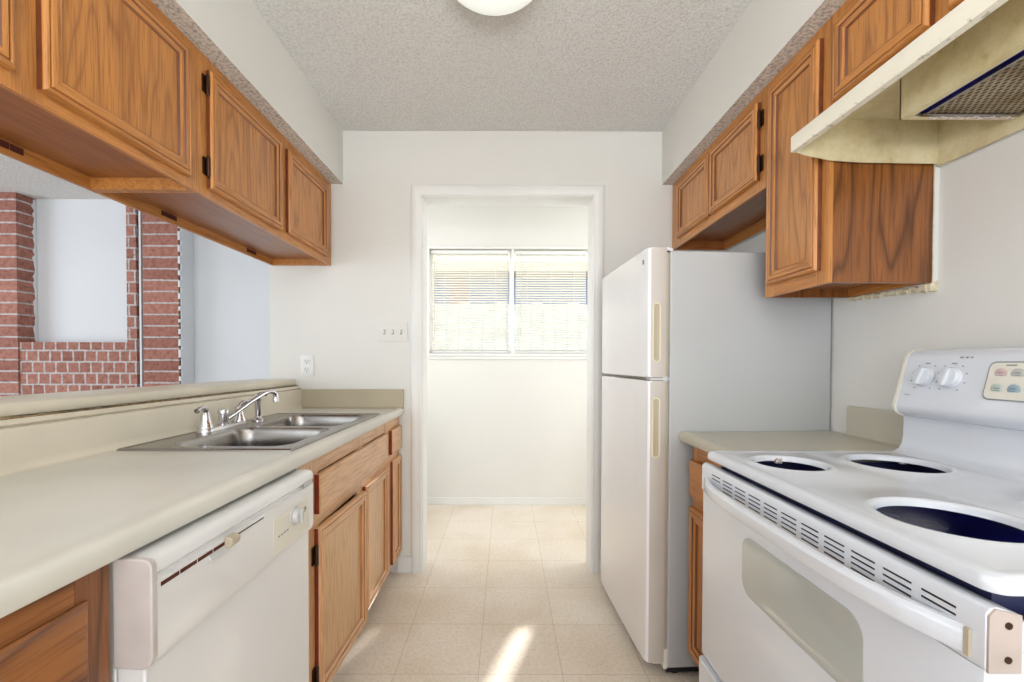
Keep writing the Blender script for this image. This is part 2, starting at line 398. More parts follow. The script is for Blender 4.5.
# laundry room
wall_with_hole('wall_laundry_back', XL+.10, 1.9, 3.52, 3.60, 0, H, -.625, .76, 1.24, 2.095, 'wall')
struct(bx('wall_laundry_right', 1.60, 1.72, YB+.12, 3.52, 0, H, 'wall'))
struct(bx('floor_laundry', 1.36, 1.72, YB, 3.60, -.10, 0, 'floor'))
struct(bx('ceiling_laundry', 1.36, 1.72, YB, 3.60, H, H+.12, 'popcorn'))
# baseboards
def baseb(name, x0, x1, y0, y1, h=.07):
    bm = B(); box(bm, x0, x1, y0, y1, 0, h); return struct(mk(name, bm, 'trim', bev=.003))
baseb('baseboard_laundry', XL+.11, 1.59, 3.508, 3.52, .062)
baseb('baseboard_back', -.60, -.508, YB-.012, YB, .09)
# door opening: casing profile mitred round the opening
def casing():
    prof = [(.0, .0), (.0, .010), (.006, .014), (.016, .012), (.024, .016), (.046, .018), (.056, .014), (.060, .010), (.060, 0)]   # (distance from opening, proud of wall)
    bm = B(); x0, x1, zt = -.462, .479, 2.083
    rings = []
    for (px, pz, dx, dz) in ((x0, 0, -1, 0), (x0, zt, -1, 1), (x1, zt, 1, 1), (x1, 0, 1, 0)):
        rings.append([V(px+dx*d, YB-h, pz+dz*d) for d, h in prof])
    loft(bm, rings)
    # jamb lining and stop
    box(bm, x0-.008, x0+.004, YB-.004, YB+.126, 0, zt); box(bm, x1-.004, x1+.008, YB-.004, YB+.126, 0, zt); box(bm, x0-.008, x1+.008, YB-.004, YB+.126, zt-.004, zt+.010)
    return struct(mk('door_1', bm, 'trim'))
casing()
# torn plaster and bead of old caulk on the right wall below the tall cabinet
bm = B(); top = []; bot = []
for i in range(26):
    y = 1.225+.29*i/25
    top.append((y, 1.398+.004*math.sin(i*1.7)+(.010 if i < 3 else 0))); bot.append((y, 1.381-.004*math.sin(i*2.3)+.010*i/25-(.004 if i < 4 else 0)))
for a in range(25):
    t = .006+.004*abs(math.sin(a*1.9))
    loft(bm, [[V(XR, y, z), V(XC-t, y, z*.5+w*.5+.004), V(XC-t*.6, y, w+.001), V(XR, y, w)] for (y, z), (_, w) in ((top[a], bot[a]), (top[a+1], bot[a+1]))])
bm_f = B(); box(bm_f, XC, XR, .456, 1.224, 1.728, 2.149); box(bm_f, XC, XR, 1.226, 1.521, 1.392, 2.149); box(bm_f, XC, XR, 1.525, 2.380, 1.791, 2.149)
struct(mk('trim_3', bm_f, 'wall', smooth=False))
rp = mk('torn_plaster', bm, 'plaster'); struct(rp); rp.name = 'trim_1'
bm = B()
for i in range(12):
    z = 1.40+.028*i; r = .003+.002*abs(math.sin(i*2.1)); tube(bm, [(XC-.0005, 1.2235, z), (XC-.0005, 1.2235, z+.03)], r*.35, 6)
struct(mk('trim_2', bm, 'plaster'))

# ------------------------------------------------------------------ laundry window, blinds and the view outside
win = bpy.data.objects.new('window_1', None); COL.objects.link(win); win.location = (.03, 3.56, 1.24); W[win] = V(.03, 3.56, 1.24); struct(win)
bm = B(); x0, x1, z0, z1 = -.625, .76, 1.24, 2.095
for a in ((x0, x0+.022, z0, z1), (x1-.012, x1, z0, z1), (x0+.022, x1-.012, z0, z0+.02), (x0+.022, x1-.012, z1-.02, z1)): box(bm, a[0], a[1], 3.585, 3.60, a[2], a[3])
box(bm, .030, .048, 3.575, 3.60, z0+.02, z1-.02); mk('frame', bm, 'trim', win)
bx('glass', x0+.02, .032, 3.588, 3.592, z0+.018, z1-.018, 'glass', win, bev=0); bx('glass', .046, x1-.010, 3.588, 3.592, z0+.018, z1-.018, 'glass', win)
bm = B(); box(bm, x0-.02, x1+.02, 3.495, 3.575, z0-.018, z0); box(bm, x0-.01, x1+.01, 3.508, 3.52, z0-.045, z0-.018); mk('sill', bm, 'trim', win, bev=.003)
bm = B(); box(bm, x0-.018, x0, 3.51, 3.52, z0, z1+.018); box(bm, x1, x1+.018, 3.51, 3.52, z0, z1+.018); box(bm, x0, x1, 3.51, 3.52, z1, z1+.018); mk('casing', bm, 'trim', win, bev=.002)
bm = B(); box(bm, .046, .066, 3.522, 3.536, z0, z1+.004); mk('mullion_post', bm, 'trim', win, bev=.002)
def blind(x0, x1, label, wand_x, topz):
    t = thing('window_blind', label, 'blind', ((x0+x1)/2, 3.547, 1.25), 'white mini blinds in the laundry window')
    bm = B(); ext_x(bm, [(3.533, topz), (3.533, topz-.026), (3.561, topz-.026), (3.561, topz), (3.557, topz), (3.557, topz-.02), (3.537, topz-.02), (3.537, topz)], x0, x1); mk('headrail', bm, 'trim', t)
    bm = B(); n = 40; zt, zb = topz-.036, 1.268
    for i in range(n):
        z = zt-(zt-zb)*i/(n-1); a = math.radians(20)
        pr = []
        for k in range(5):
            s = -.0125+.025*k/4; c = .0016*(1-(s/.0125)**2)
            pr.append((3.547-s*math.cos(a)+c*math.sin(a), z+s*math.sin(a)+c*math.cos(a)))
        lo = [(y, zz-.0005) for y, zz in reversed(pr)]
        ext_x(bm, pr+lo, x0+.002, x1-.002)
    mk('slats', bm, 'slat', t)
    bx('bottom_rail', x0, x1, 3.538, 3.556, 1.247, 1.260, 'trim', t, bev=.002)
    bm = B()
    for f in (.17, .5, .83):
        x = x0+(x1-x0)*f; tube(bm, [(x, 3.534, zt), (x, 3.534, zb)], .0011, 5); tube(bm, [(x, 3.560, zt), (x, 3.560, zb)], .0011, 5)
    mk('ladder_cord', bm, 'trim', t)
    bm = B(); tube(bm, [(wand_x, 3.528, topz-.02), (wand_x, 3.528, topz-.66)], .0032, 6); lathe(bm, (wand_x, 3.528, 0), [(.003, topz-.69), (.006, topz-.68), (.006, topz-.665), (.003, topz-.655)]); tube(bm, [(wand_x, 3.528, topz-.022), (wand_x, 3.54, topz-.012)], .002, 6)
    mk('tilt_wand', bm, 'greyl', t)
    return t
blind(-.612, .024, 'left mini blind with white slats and wand at its far left', -.585, 2.085)
blind(.078, .662, 'right mini blind, narrower, wand hanging beside the centre post', .125, 2.080)
# outside
g = struct(bx('ground', -14, 14, 3.72, 24, -.35, -.12, 'grass'))
bm = B()
for i in range(80):
    x = -7+i*.18; box(bm, x, x+.172, 6.4, 6.425, -.15, 2.03+.012*((i*7) % 3))
f = thing('board_fence', 'pale upright board fence seen through the lower blind slats', 'fence', (2, 6.4, -.15)); mk('boards', bm, 'fence_m', f)
bm = B(); box(bm, -7, 7.3, 6.427, 6.47, .3, .39); box(bm, -7, 7.3, 6.427, 6.47, 1.6, 1.69); mk('rail', bm, 'fence_m', f)
hse = thing('neighbouring_house', 'blue-grey house wall with cream eave seen through the blinds', 'house', (1, 9.6, -.15))
bx('wall', -8, 9, 9.6, 9.9, -.15, 3.15, 'siding', hse); bx('brick_corner', -1.25, -.85, 9.54, 9.6, -.15, 3.1, 'siding_pink', hse)
bm = B(); ext_x(bm, [(8.9, 3.05), (8.9, 3.25), (13, 5.0), (13, 3.05)], -8.5, 9.5); mk('roof', bm, 'eave', hse)

# ------------------------------------------------------------------ ceiling light
cl = thing('ceiling_light', 'round white frosted dome lamp on the textured kitchen ceiling', 'ceiling light', (-.04, 1.365, H))
bm = B(); lathe(bm, (-.04, 1.365, H), [(.02, 0), (.176, 0), (.180, -.006), (.180, -.018), (.174, -.024), (.02, -.024)]); mk('base_ring', bm, 'white', cl)
bm = B(); lathe(bm, (-.04, 1.365, H), [(.170, -.018)]+[(.172*math.cos(math.radians(a)), -.022-.084*math.sin(math.radians(a))) for a in range(0, 86, 8)]+[(.006, -.1065)], n=48); mk('glass_dome', bm, 'dome', cl)

# ------------------------------------------------------------------ fireplace in the living room
fp = thing('brick_fireplace', 'red brick fireplace breast with pale mortar beyond the breakfast bar', 'fireplace', (-3.1, 3.3, 0))
bm = B(); box(bm, -4.35, -3.685, 3.25, 3.389, 0, H-.001); mk('brick_column', bm, 'brick', fp, (-4.0, 3.25, 0))
bm = B(); box(bm, -2.735, -2.468, 3.25, 3.389, 0, H-.001); mk('brick_column', bm, 'brick', fp, (-2.735, 3.25, 0))
bx('brick_return', -2.862, -2.790, 3.255, 3.389, 0, H-.001, 'brick_small', fp, (-2.862, 3.255, 0))
bx('mortar_joint', -2.792, -2.733, 3.285, 3.38, 0, H-.001, 'notch', fp)
bx('pale_mortar', -2.774, -2.760, 3.262, 3.29, 0, H-.001, 'wall_blue', fp)
bm = B(); box(bm, -3.686, -2.860, 3.262, 3.389, 0, 1.315); mk('header_panel', bm, 'brick_small', fp, (-3.65, 3.262, 0))
bm = B(); box(bm, -2.462, -2.452, 3.262, 3.389, 0, H-.001)
for i in range(26):
    z = .05+i*.0885; w = random.uniform(.001, .006); box(bm, -2.466, -2.452+w*.3, 3.243, 3.262, z, z+random.uniform(.02, .07))
mk('side_plaster', bm, 'wall_blue', fp)
bm = B(); pl = []
for i in range(40):
    pl.append((3.375-.022*abs(math.sin(i*1.31))*abs(math.sin(i*.47)), 1.318+i*.0285))
loft(bm, [[V(-3.684, 3.388, z), V(-3.684, y, z), V(-3.681, y+.003, z), V(-3.680, 3.388, z)] for y, z in pl])
mk('mortar_smear', bm, 'wall_blue', fp)

# ------------------------------------------------------------------ cabinet door (routed frame, flat panel)
def cab_door(parent, sx, xb, y0, y1, z0, z1, fw_=.046, name='door', mats=('oak_v', 'oak_h', 'oak_panel', 'door_edge'), th=.019, hinges=None, rotz=0, hx=None):
    """sx=+1 faces +X; xb = plane of its back; hinge line at y0 end; red-brown edges"""
    org = V(xb, y0, z0) ; bm = B(); h, w = z1-z0, y1-y0
    prof = [(0, 0), (0, th-.007), (.003, th-.002), (.006, th), (.009, th), (.0105, th-.003), (.0135, th-.003), (.015, th), (fw_-.020, th), (fw_-.017, th-.004), (fw_-.013, th-.0045), (fw_-.009, th-.003), (fw_-.004, th-.006), (fw_, .005)]
    rings = []
    for ins, dp in prof:
        x = xb+sx*dp
        rings.append([V(x, y0+ins, z0+ins), V(x, y1-ins, z0+ins), V(x, y1-ins, z1-ins), V(x, y0+ins, z1-ins)])
    R_ = loft(bm, rings, cap0=True, cap1=False)
    for f in bm.faces:
        if len(f.verts) == 4:
            c = f.calc_center_median(); n = f.normal if f.normal.length else V(0, 0, 0)
            dy = min(c.y-y0, y1-c.y); dz = min(c.z-z0, z1-c.z)
            f.material_index = 0 if dy < dz else 1
            if abs(min(dy, dz)-.0120) < .0012 or abs(min(dy, dz)-(fw_-.0185)) < .0012 or abs(min(dy, dz)-(fw_-.002)) < .0012: f.material_index = 3 if dy < dz else 4
            if dy < 1e-4 and dy < dz and abs(c.x-xb) < th: f.material_index = 2
    gv = ('groove_v', 'groove_h') if mats[0] == 'oak_v' else ('pale_groove', 'pale_groove_h')
    o = mk(name, bm, [mats[0], mats[1], mats[3], gv[0], gv[1]], parent, org, rot=(0, 0, rotz) if rotz else None)
    W[o] = org
    i = fw_-.001
    bx('door_panel', xb+sx*.002, xb+sx*.0062, y0+i, y1-i, z0+i, z1-i, mats[2], o, org)
    for hz in (hinges or []):
        bm = B(); ye = y0 if hx in (None, 0) else y1; s = -1 if ye == y0 else 1
        box(bm, xb+sx*.0002, xb+sx*.0035, ye+s*.003, ye+s*.020, hz-.027, hz+.027)
        tube(bm, [(xb+sx*.010, ye+s*.006, hz-.028), (xb+sx*.010, ye+s*.006, hz+.028)], .0058, 10)
        lathe(bm, (xb+sx*.010, ye+s*.006, hz), [(.0015, .036), (.0045, .032), (.0058, .028), (.002, .027)], n=10)
        lathe(bm, (xb+sx*.010, ye+s*.006, hz), [(.0015, -.036), (.0045, -.032), (.0058, -.028), (.002, -.027)], n=10)
        mk('hinge', bm, 'hinge', o, org)
    return o
def slab_front(parent, name, sx, xb, y0, y1, z0, z1, mat, th=.019):
    """flat drawer front with eased edges, reddish end grain"""
    bm = B(); prof = [(0, 0), (0, th-.004), (.003, th-.001), (.006, th), (.02, th)]
    loft(bm, [[V(xb+sx*d, y0+i, z0+i), V(xb+sx*d, y1-i, z0+i), V(xb+sx*d, y1-i, z1-i), V(xb+sx*d, y0+i, z1-i)] for i, d in prof])
    for f in bm.faces:
        c = f.calc_center_median()
        if min(c.y-y0, y1-c.y) < 1e-4: f.material_index = 1
    return mk(name, bm, [mat, 'oak_red'], parent, (xb, y0, z0))
def face_frame(parent, sx, xf, y0, y1, z0, z1, stiles, rails, mats=('oak_v', 'oak_h'), th=.011):
    """stiles: list of (ya,yb); rails: list of (za,zb), rails run between stiles; xf = front plane"""
    bm = B()
    for a, b in stiles: box(bm, xf-sx*th, xf, a, b, z0, z1, 0)
    ss = sorted(stiles)
    for (a, b), (c, d) in zip(ss, ss[1:]):
        for za, zb in rails: box(bm, xf-sx*th, xf-sx*.0004, b, c, za, zb, 1)
    return mk('face_frame', bm, list(mats), parent, smooth=False)

def upper_cabinet(label, sx, xf, xw, y0, y1, z0, z1, doors, stiles, group, rec=.036, side_mat='oak_side', mortises=(), hinged=None, rail=.045, side_near=None):
    t = thing('wall_cabinet', label, 'cabinet', ((xf+xw)/2, (y0+y1)/2, z0), group)
    face_frame(t, sx, xf, y0, y1, z0, z1, stiles, [(z0, z0+rail), (z1-.05, z1)])
    bm = B(); xb = xf-sx*.0113; T = .014
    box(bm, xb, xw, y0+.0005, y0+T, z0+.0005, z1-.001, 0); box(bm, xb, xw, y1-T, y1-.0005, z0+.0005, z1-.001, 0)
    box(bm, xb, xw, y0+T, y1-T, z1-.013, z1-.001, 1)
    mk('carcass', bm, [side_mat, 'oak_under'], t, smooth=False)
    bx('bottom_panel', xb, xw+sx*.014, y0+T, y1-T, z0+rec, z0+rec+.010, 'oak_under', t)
    bm = B(); box(bm, xw, xw+sx*.0135, y0+T, y1-T, z0+.001, z1-.014)
    mk('back_rail', bm, 'oak_h', t, smooth=False)
    for ya, yb in mortises: bx('notch', xw+sx*.0135, xw+sx*.0165, ya, yb, z0+.014, z0+.031, 'notch', t)
    for k, (a, b, c, d) in enumerate(doors):
        hg = (hinged or {}).get(k)
        cab_door(t, sx, xf, a, b, c, d, hinges=hg[1] if hg else None, hx=hg[0] if hg else None)
    return t
Z0, Z1 = 1.700, 2.148
GL = 'oak wall cabinets hung over the breakfast bar'
upper_cabinet('nearest oak wall cabinet over the bar, its large door at upper left', 1, -.963, -1.292, .42, 1.345, Z0, Z1,
    [(.45, .840, 1.733, 2.112), (.890, 1.306, 1.728, 2.112)], [(.42, .48), (.822, .905), (1.285, 1.345)], GL, mortises=[(1.085, 1.112), (1.116, 1.145)], side_mat='oak_h')
upper_cabinet('farther oak wall cabinet over the sink with two smaller doors, one on bronze hinges', 1, -.963, -1.292, 1.347, 2.379, Z0, Z1,
    [(1.392, 1.835, 1.728, 2.105), (1.890, 2.300, 1.735, 2.100)], [(1.347, 1.415), (1.820, 1.91), (2.27, 2.379)], GL, rec=.034, side_mat='oak_h',
    mortises=[(1.603, 1.638), (1.641, 1.675), (2.13, 2.205)], hinged={0: (0, [1.795, 2.055])})
GR = 'oak wall cabinets along the range wall'
upper_cabinet('short oak cabinet hung over the white refrigerator', -1, .916, XC-.001, 1.524, 2.379, 1.790, Z1,
    [(1.560, 1.920, 1.828, 2.108), (1.934, 2.284, 1.828, 2.108)], [(1.524, 1.58), (1.905, 1.95), (2.265, 2.379)], GR, rec=.05, hinged={0: (0, [1.885, 2.045])}, side_mat='oak_cross')
tall = upper_cabinet('tall narrow oak cabinet between the range hood and refrigerator', -1, .916, XC-.001, 1.225, 1.522, 1.400, Z1,
    [(1.254, 1.494, 1.440, 2.108)], [(1.225, 1.275), (1.475, 1.522)], GR, rec=.03)
upper_cabinet('two door oak cabinet directly above the range hood', -1, .916, XC-.001, .455, 1.223, 1.862, Z1,
    [(.500, .890, 1.893, 2.108), (.930, 1.202, 1.893, 2.108)], [(.455, .52), (.87, .95), (1.18, 1.223)], GR, rec=.01, rail=.04)

# ------------------------------------------------------------------ left base cabinets
XFR = -.590                                            # face frame plane
def base_cabinet(label, sx, xf, xw, y0, y1, stiles, rails, group, mats=('oak_light_v', 'oak_light_h'), side='oak_light_v'):
    t = thing('base_cabinet', label, 'cabinet', ((xf+xw)/2, (y0+y1)/2, 0), group)
    face_frame(t, sx, xf, y0, y1, .10, .877, stiles, rails, mats)
    bm = B(); xb = xf-sx*.0113
    box(bm, xb, xw, y0+.0005, y0+.016, .10, .876); box(bm, xb, xw, y1-.016, y1-.0005, .10, .876); box(bm, xb, xw, y0+.016, y1-.016, .10, .116); box(bm, xw, xw+sx*.006, y0+.016, y1-.016, .116, .876)
    mk('carcass', bm, side, t, smooth=False)
    bx('toe_kick', xf-sx*.075, xf-sx*.090, y0+.0005, y1-.0005, 0.0, .10, 'oak_side', t)
    return t
GB = 'oak base cabinets under the sink counter'
RB = [(.10, .135), (.655, .70), (.825, .877)]
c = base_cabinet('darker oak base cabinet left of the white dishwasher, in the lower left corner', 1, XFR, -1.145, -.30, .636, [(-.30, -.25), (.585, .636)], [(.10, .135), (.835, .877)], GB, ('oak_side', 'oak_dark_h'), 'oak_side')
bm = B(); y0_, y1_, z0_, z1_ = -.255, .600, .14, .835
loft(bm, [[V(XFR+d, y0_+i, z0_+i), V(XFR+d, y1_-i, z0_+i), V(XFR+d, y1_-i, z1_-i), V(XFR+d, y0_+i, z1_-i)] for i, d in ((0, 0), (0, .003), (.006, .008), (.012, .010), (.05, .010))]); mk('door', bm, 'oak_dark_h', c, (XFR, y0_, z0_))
c = base_cabinet('pale oak sink base cabinet between dishwasher and narrow cabinet, one door ajar', 1, XFR, -1.145, 1.208, 2.118, [(1.208, 1.345), (1.70, 1.765), (2.09, 2.118)], RB, GB)
LM = ('oak_light_v', 'oak_light_h', 'oak_light_panel', 'oak_red')
slab_front(c, 'false_drawer_front', 1, XFR+.0002, 1.322, 2.090, .700, .822, 'oak_light_h')
cab_door(c, 1, XFR+.001, 1.320, 1.715, .125, .655, mats=LM, hinges=[.575, .20], hx=0, rotz=math.radians(-2.6))
cab_door(c, 1, XFR+.0002, 1.772, 2.100, .125, .655, mats=LM)
c = base_cabinet('narrow oak base cabinet with small drawer beside the doorway', 1, XFR, -1.145, 2.119, 2.378, [(2.119, 2.205), (2.352, 2.378)], RB, GB)
slab_front(c, 'drawer', 1, XFR+.0002, 2.172, 2.372, .700, .822, 'oak_light_h')
cab_door(c, 1, XFR+.0002, 2.200, 2.370, .125, .660, fw_=.044, mats=LM)

# ------------------------------------------------------------------ left countertop with backsplash
ct = thing('countertop', 'long cream laminate sink counter with rolled front edge and splashback', 'countertop', (-.85, 1.0, .879))
def ctop_prof(xi):      # front strip from xi to the rolled nose
    return [(xi, .879), (-.575, .879), (-.567, .882), (-.563, .889), (-.563, .907), (-.5655, .915), (-.572, .9195), (-.580, .9205), (-.590, .9195), (-.600, .917), (xi, .917)]
bm = B(); ya, yb = -.55, YB-.001
SY0, SY1, SX0, SX1 = 1.240, 2.045, -1.075, -.625      # cut-out under the sink rim
ext_y(bm, ctop_prof(SX1), ya, yb)
box(bm, SX0, SX1, ya, SY0, .879, .917); box(bm, SX0, SX1, SY1, yb, .879, .917); box(bm, -1.145, SX0, ya, yb, .879, .917)
mk('worktop', bm, 'laminate', ct)
bm = B(); ext_y(bm, [(-1.145, .9172), (-1.108, .9172), (-1.114, .920), (-1.118, .927), (-1.120, .94), (-1.120, 1.010), (-1.123, 1.017), (-1.130, 1.020), (-1.145, 1.020)], ya, yb-.0005)
mk('backsplash', bm, 'laminate_bar', ct)
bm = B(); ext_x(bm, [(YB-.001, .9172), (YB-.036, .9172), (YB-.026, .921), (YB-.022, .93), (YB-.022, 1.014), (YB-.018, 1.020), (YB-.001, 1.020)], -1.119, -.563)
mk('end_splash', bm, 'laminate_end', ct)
# caulk and trim strip between splash and bar
bm = B(); ext_y(bm, [(-1.146, 1.0365), (-1.146, 1.021), (-1.136, 1.021), (-1.132, 1.026), (-1.138, 1.031), (-1.143, 1.0365)], ya, yb)
tag(mk('trim_strip', bm, 'laminate_bar'), 'thin cream moulding strip between splashback and bar ledge', 'moulding')
bm = B(); n = 260; tube(bm, [(-1.149+.0012*math.sin(i*1.7), .3+2.07*i/n, 1.0380) for i in range(n+1)], [.0022+.0028*abs(math.sin(i*.9)*math.sin(i*.23+1)) for i in range(n+1)], 6)
tag(mk('caulk_bead', bm, 'caulk'), 'brown stained ragged caulk bead along the underside of the bar ledge', 'caulk')
bm = B(); ext_y(bm, [(-1.385, 1.040), (-1.168, 1.040), (-1.161, 1.043), (-1.158, 1.050), (-1.158, 1.064), (-1.161, 1.072), (-1.168, 1.075), (-1.378, 1.075), (-1.385, 1.068)], -1.15, YB-.001)
tag(mk('bar_ledge', bm, 'laminate_bar'), 'raised cream breakfast bar ledge running behind the sink counter', 'counter ledge')

# ------------------------------------------------------------------ sink
sk = thing('double_sink', 'stainless steel double bowl sink set in the cream counter', 'sink', (-.86, 1.64, .9205))
bm = B(); zr = .9225
RX0, RX1, RY0, RY1, YM = -1.100, -.604, 1.212, 2.070, 1.640
bowls = []
for a, b in ((1.262, 1.620), (1.660, 2.018)):
    bowls.append((rrect(-1.000, -.645, a, b, .055, 7), (a, b)))
for (rr, (a, b)), (c0, c1) in zip(bowls, ((RY0+.012, YM), (YM, RY1-.012))):
    rect = to_rect(rr, RX0+.012, RX1-.012, c0, c1)
    loft(bm, [[V(x, y, zr) for x, y in rect], [V(x, y, zr) for x, y in rr]], False, False)
# raised rolled edge
def sq(i, z): return [V(RX0+i, RY0+i, z), V(RX1-i, RY0+i, z), V(RX1-i, RY1-i, z), V(RX0+i, RY1-i, z)]
loft(bm, [sq(0, .9172), sq(.0005, .9215), sq(.004, .9245), (sq(.009, .9245)), sq(.012, zr)], False, False)
mk('rim', bm, 'steel', sk)
for rr, (a, b) in bowls:
    bm = B(); cx, cy = -.8225, (a+b)/2; rings = []
    for s, z in ((1, zr), (.985, zr-.004), (.965, zr-.012), (.95, zr-.06), (.935, zr-.145), (.90, zr-.162), (.80, zr-.170), (.3, zr-.173), (.12, zr-.174)):
        rings.append([V(cx+(x-cx)*s, cy+(y-cy)*s, z) for x, y in rr])
    loft(bm, rings, False, True); mk('bowl', bm, 'steel', sk)
    bm = B(); lathe(bm, (cx, cy, zr-.1735), [(.043, 0), (.043, .003), (.036, .004), (.032, .001), (.012, .001), (.010, .004), (.004, .005)]); mk('drain', bm, 'chrome', sk)

# ------------------------------------------------------------------ faucet and side sprayer
FX = -1.052
fa = thing('kitchen_faucet', 'chrome two handle kitchen faucet with long raised spout behind the sink', 'faucet', (FX, 1.60, zr))
bm = B()
for z, s in ((zr, 1), (zr+.006, 1), (zr+.013, .93), (zr+.015, .8)):
    pass
rings = [[V(FX+(x-FX)*s, 1.60+(y-1.60)*(1-(1-s)*.25), z) for x, y in rrect(FX-.027, FX+.027, 1.478, 1.722, .026, 6)] for z, s in ((zr, 1), (zr+.008, 1), (zr+.014, .90), (zr+.016, .7))]
loft(bm, rings); mk('base_plate', bm, 'chrome', fa)
for yy, sgn in ((1.505, -1), (1.695, 1)):
    bm = B(); lathe(bm, (FX, yy, zr+.014), [(.026, 0), (.026, .006), (.021, .014), (.017, .034), (.014, .050), (.012, .058), (.008, .062)], n=24)
    tube(bm, [(FX, yy, zr+.068), (FX+.003, yy+sgn*.006, zr+.080), (FX+.006, yy+sgn*.020, zr+.088), (FX+.008, yy+sgn*.040, zr+.087), (FX+.010, yy+sgn*.056, zr+.080)], [.011, .010, .008, .0075, .009], 12)
    mk('handle', bm, 'chrome', fa)
bm = B(); lathe(bm, (FX, 1.60, zr+.014), [(.020, 0), (.020, .006), (.016, .008), (.016, .040), (.019, .042), (.019, .052), (.015, .058), (.006, .060)], n=24); mk('hub', bm, 'chrome', fa)
bm = B(); p0 = V(FX+.008, 1.61, zr+.035)
tube(bm, [p0, p0+V(.006, .030, .012), p0+V(.020, .110, .050), p0+V(.034, .180, .078), p0+V(.040, .212, .086), p0+V(.045, .236, .085), p0+V(.048, .248, .076), p0+V(.049, .251, .060)], [.010, .0085, .008, .008, .0085, .0095, .0105, .0115], 14)
lathe(bm, tuple(p0+V(.049, .251, .0)), [(.009, .038), (.0125, .040), (.0125, .060), (.010, .064)], n=18); mk('spout', bm, 'chrome', fa)
sp = thing('side_sprayer', 'slim upright chrome side sprayer at the back of the far bowl', 'sprayer', (-1.045, 1.812, zr))
bm = B(); lathe(bm, (-1.045, 1.812, zr), [(.024, 0), (.024, .004), (.017, .009), (.013, .018), (.010, .019)], n=24); mk('base', bm, 'chrome', sp)
bm = B(); lathe(bm, (-1.045, 1.812, zr), [(.010, .017), (.011, .03), (.012, .075), (.014, .094), (.010, .100)], n=20)
tube(bm, [(-1.045, 1.812, zr+.094), (-1.042, 1.819, zr+.108), (-1.035, 1.835, zr+.113), (-1.030, 1.847, zr+.110)], [.012, .012, .010, .011], 12); mk('spray_head', bm, 'chrome', sp)

# ------------------------------------------------------------------ dishwasher
dw = thing('dishwasher', 'white built-in dishwasher with protruding control panel under the counter', 'dishwasher', (-.86, .914, 0))
DY0, DY1 = .642, 1.190
bx('tub_body', -1.13, -.592, DY0+.004, DY1+.010, .09, .868, 'white', dw, bev=.003)
bx('door_panel', -.592, -.548, DY0+.006, DY1+.004, .12, .708, 'white', dw, bev=.004)
bx('kick_plate', -.63, -.618, DY0+.006, DY1+.002, .004, .112, 'black', dw)
bm = B()
ext_y(bm, [(-.592, .708), (-.546, .706), (-.538, .710), (-.534, .722), (-.534, .834), (-.540, .8365), (-.542, .841), (-.538, .8445), (-.534, .848), (-.535, .862), (-.540, .869), (-.550, .872), (-.592, .872)], DY0+.010, DY1)
mk('control_panel', bm, 'white', dw)
bm = B(); ext_y(bm, [(-.592, .706), (-.546, .704), (-.537, .708), (-.532, .722), (-.532, .862), (-.538, .870), (-.550, .8735), (-.592, .8735)], DY0, DY0+.012); mk('end_cap', bm, 'pinkgrey', dw, bev=.003)['label'] = 'grey-pink aged end cap of the panel'
bm = B()
for i in range(4): box(bm, -.536, -.5332, .662+i*.040, .662+i*.040+.037, .8225, .8290)
mk('vent_slot', bm, 'notch', dw); bx('vent_line', -.536, -.5334, .835, .945, .8255, .8280, 'dark', dw)
bm = B(); ext_y(bm, [(-.5342, .8165), (-.524, .8165), (-.518, .822), (-.518, .832), (-.526, .8375), (-.5342, .8375)], .812, .838); mk('latch_lever', bm, 'tan', dw, bev=.002)
bm = B(); ext_y(bm, [(-.5342, .812), (-.528, .812), (-.5342, .822)], .770, .812); mk('latch_rest', bm, 'greyl', dw)
bm = B(); lathe(bm, (-.5342, 1.082, .782), [(.024, 0), (.024, .004), (.020, .005), (.018, .016), (.015, .018), (.004, .018)], 'x', 28); box(bm, -.518, -.512, 1.079, 1.085, .766, .798); mk('timer_dial', bm, 'greyl', dw)
bx('badge_plate', -.5345, -.5336, .985, 1.165, .722, .806, 'almond', dw)
bm = B(); ext_x(bm, [(1.137, .772), (1.148, .780), (1.137, .788)], -.5342, -.5325); mk('dial_pointer', bm, 'grey', dw)
bm = B()
for k in range(4): box(bm, -.5340, -.5330, 1.005+.013*k, 1.013+.013*k, .757, .7605)
mk('printed_mark', bm, 'grey', dw)
bx('recess_grip', -.5342, -.5328, 1.135, 1.182, .836, .851, 'greyl', dw)

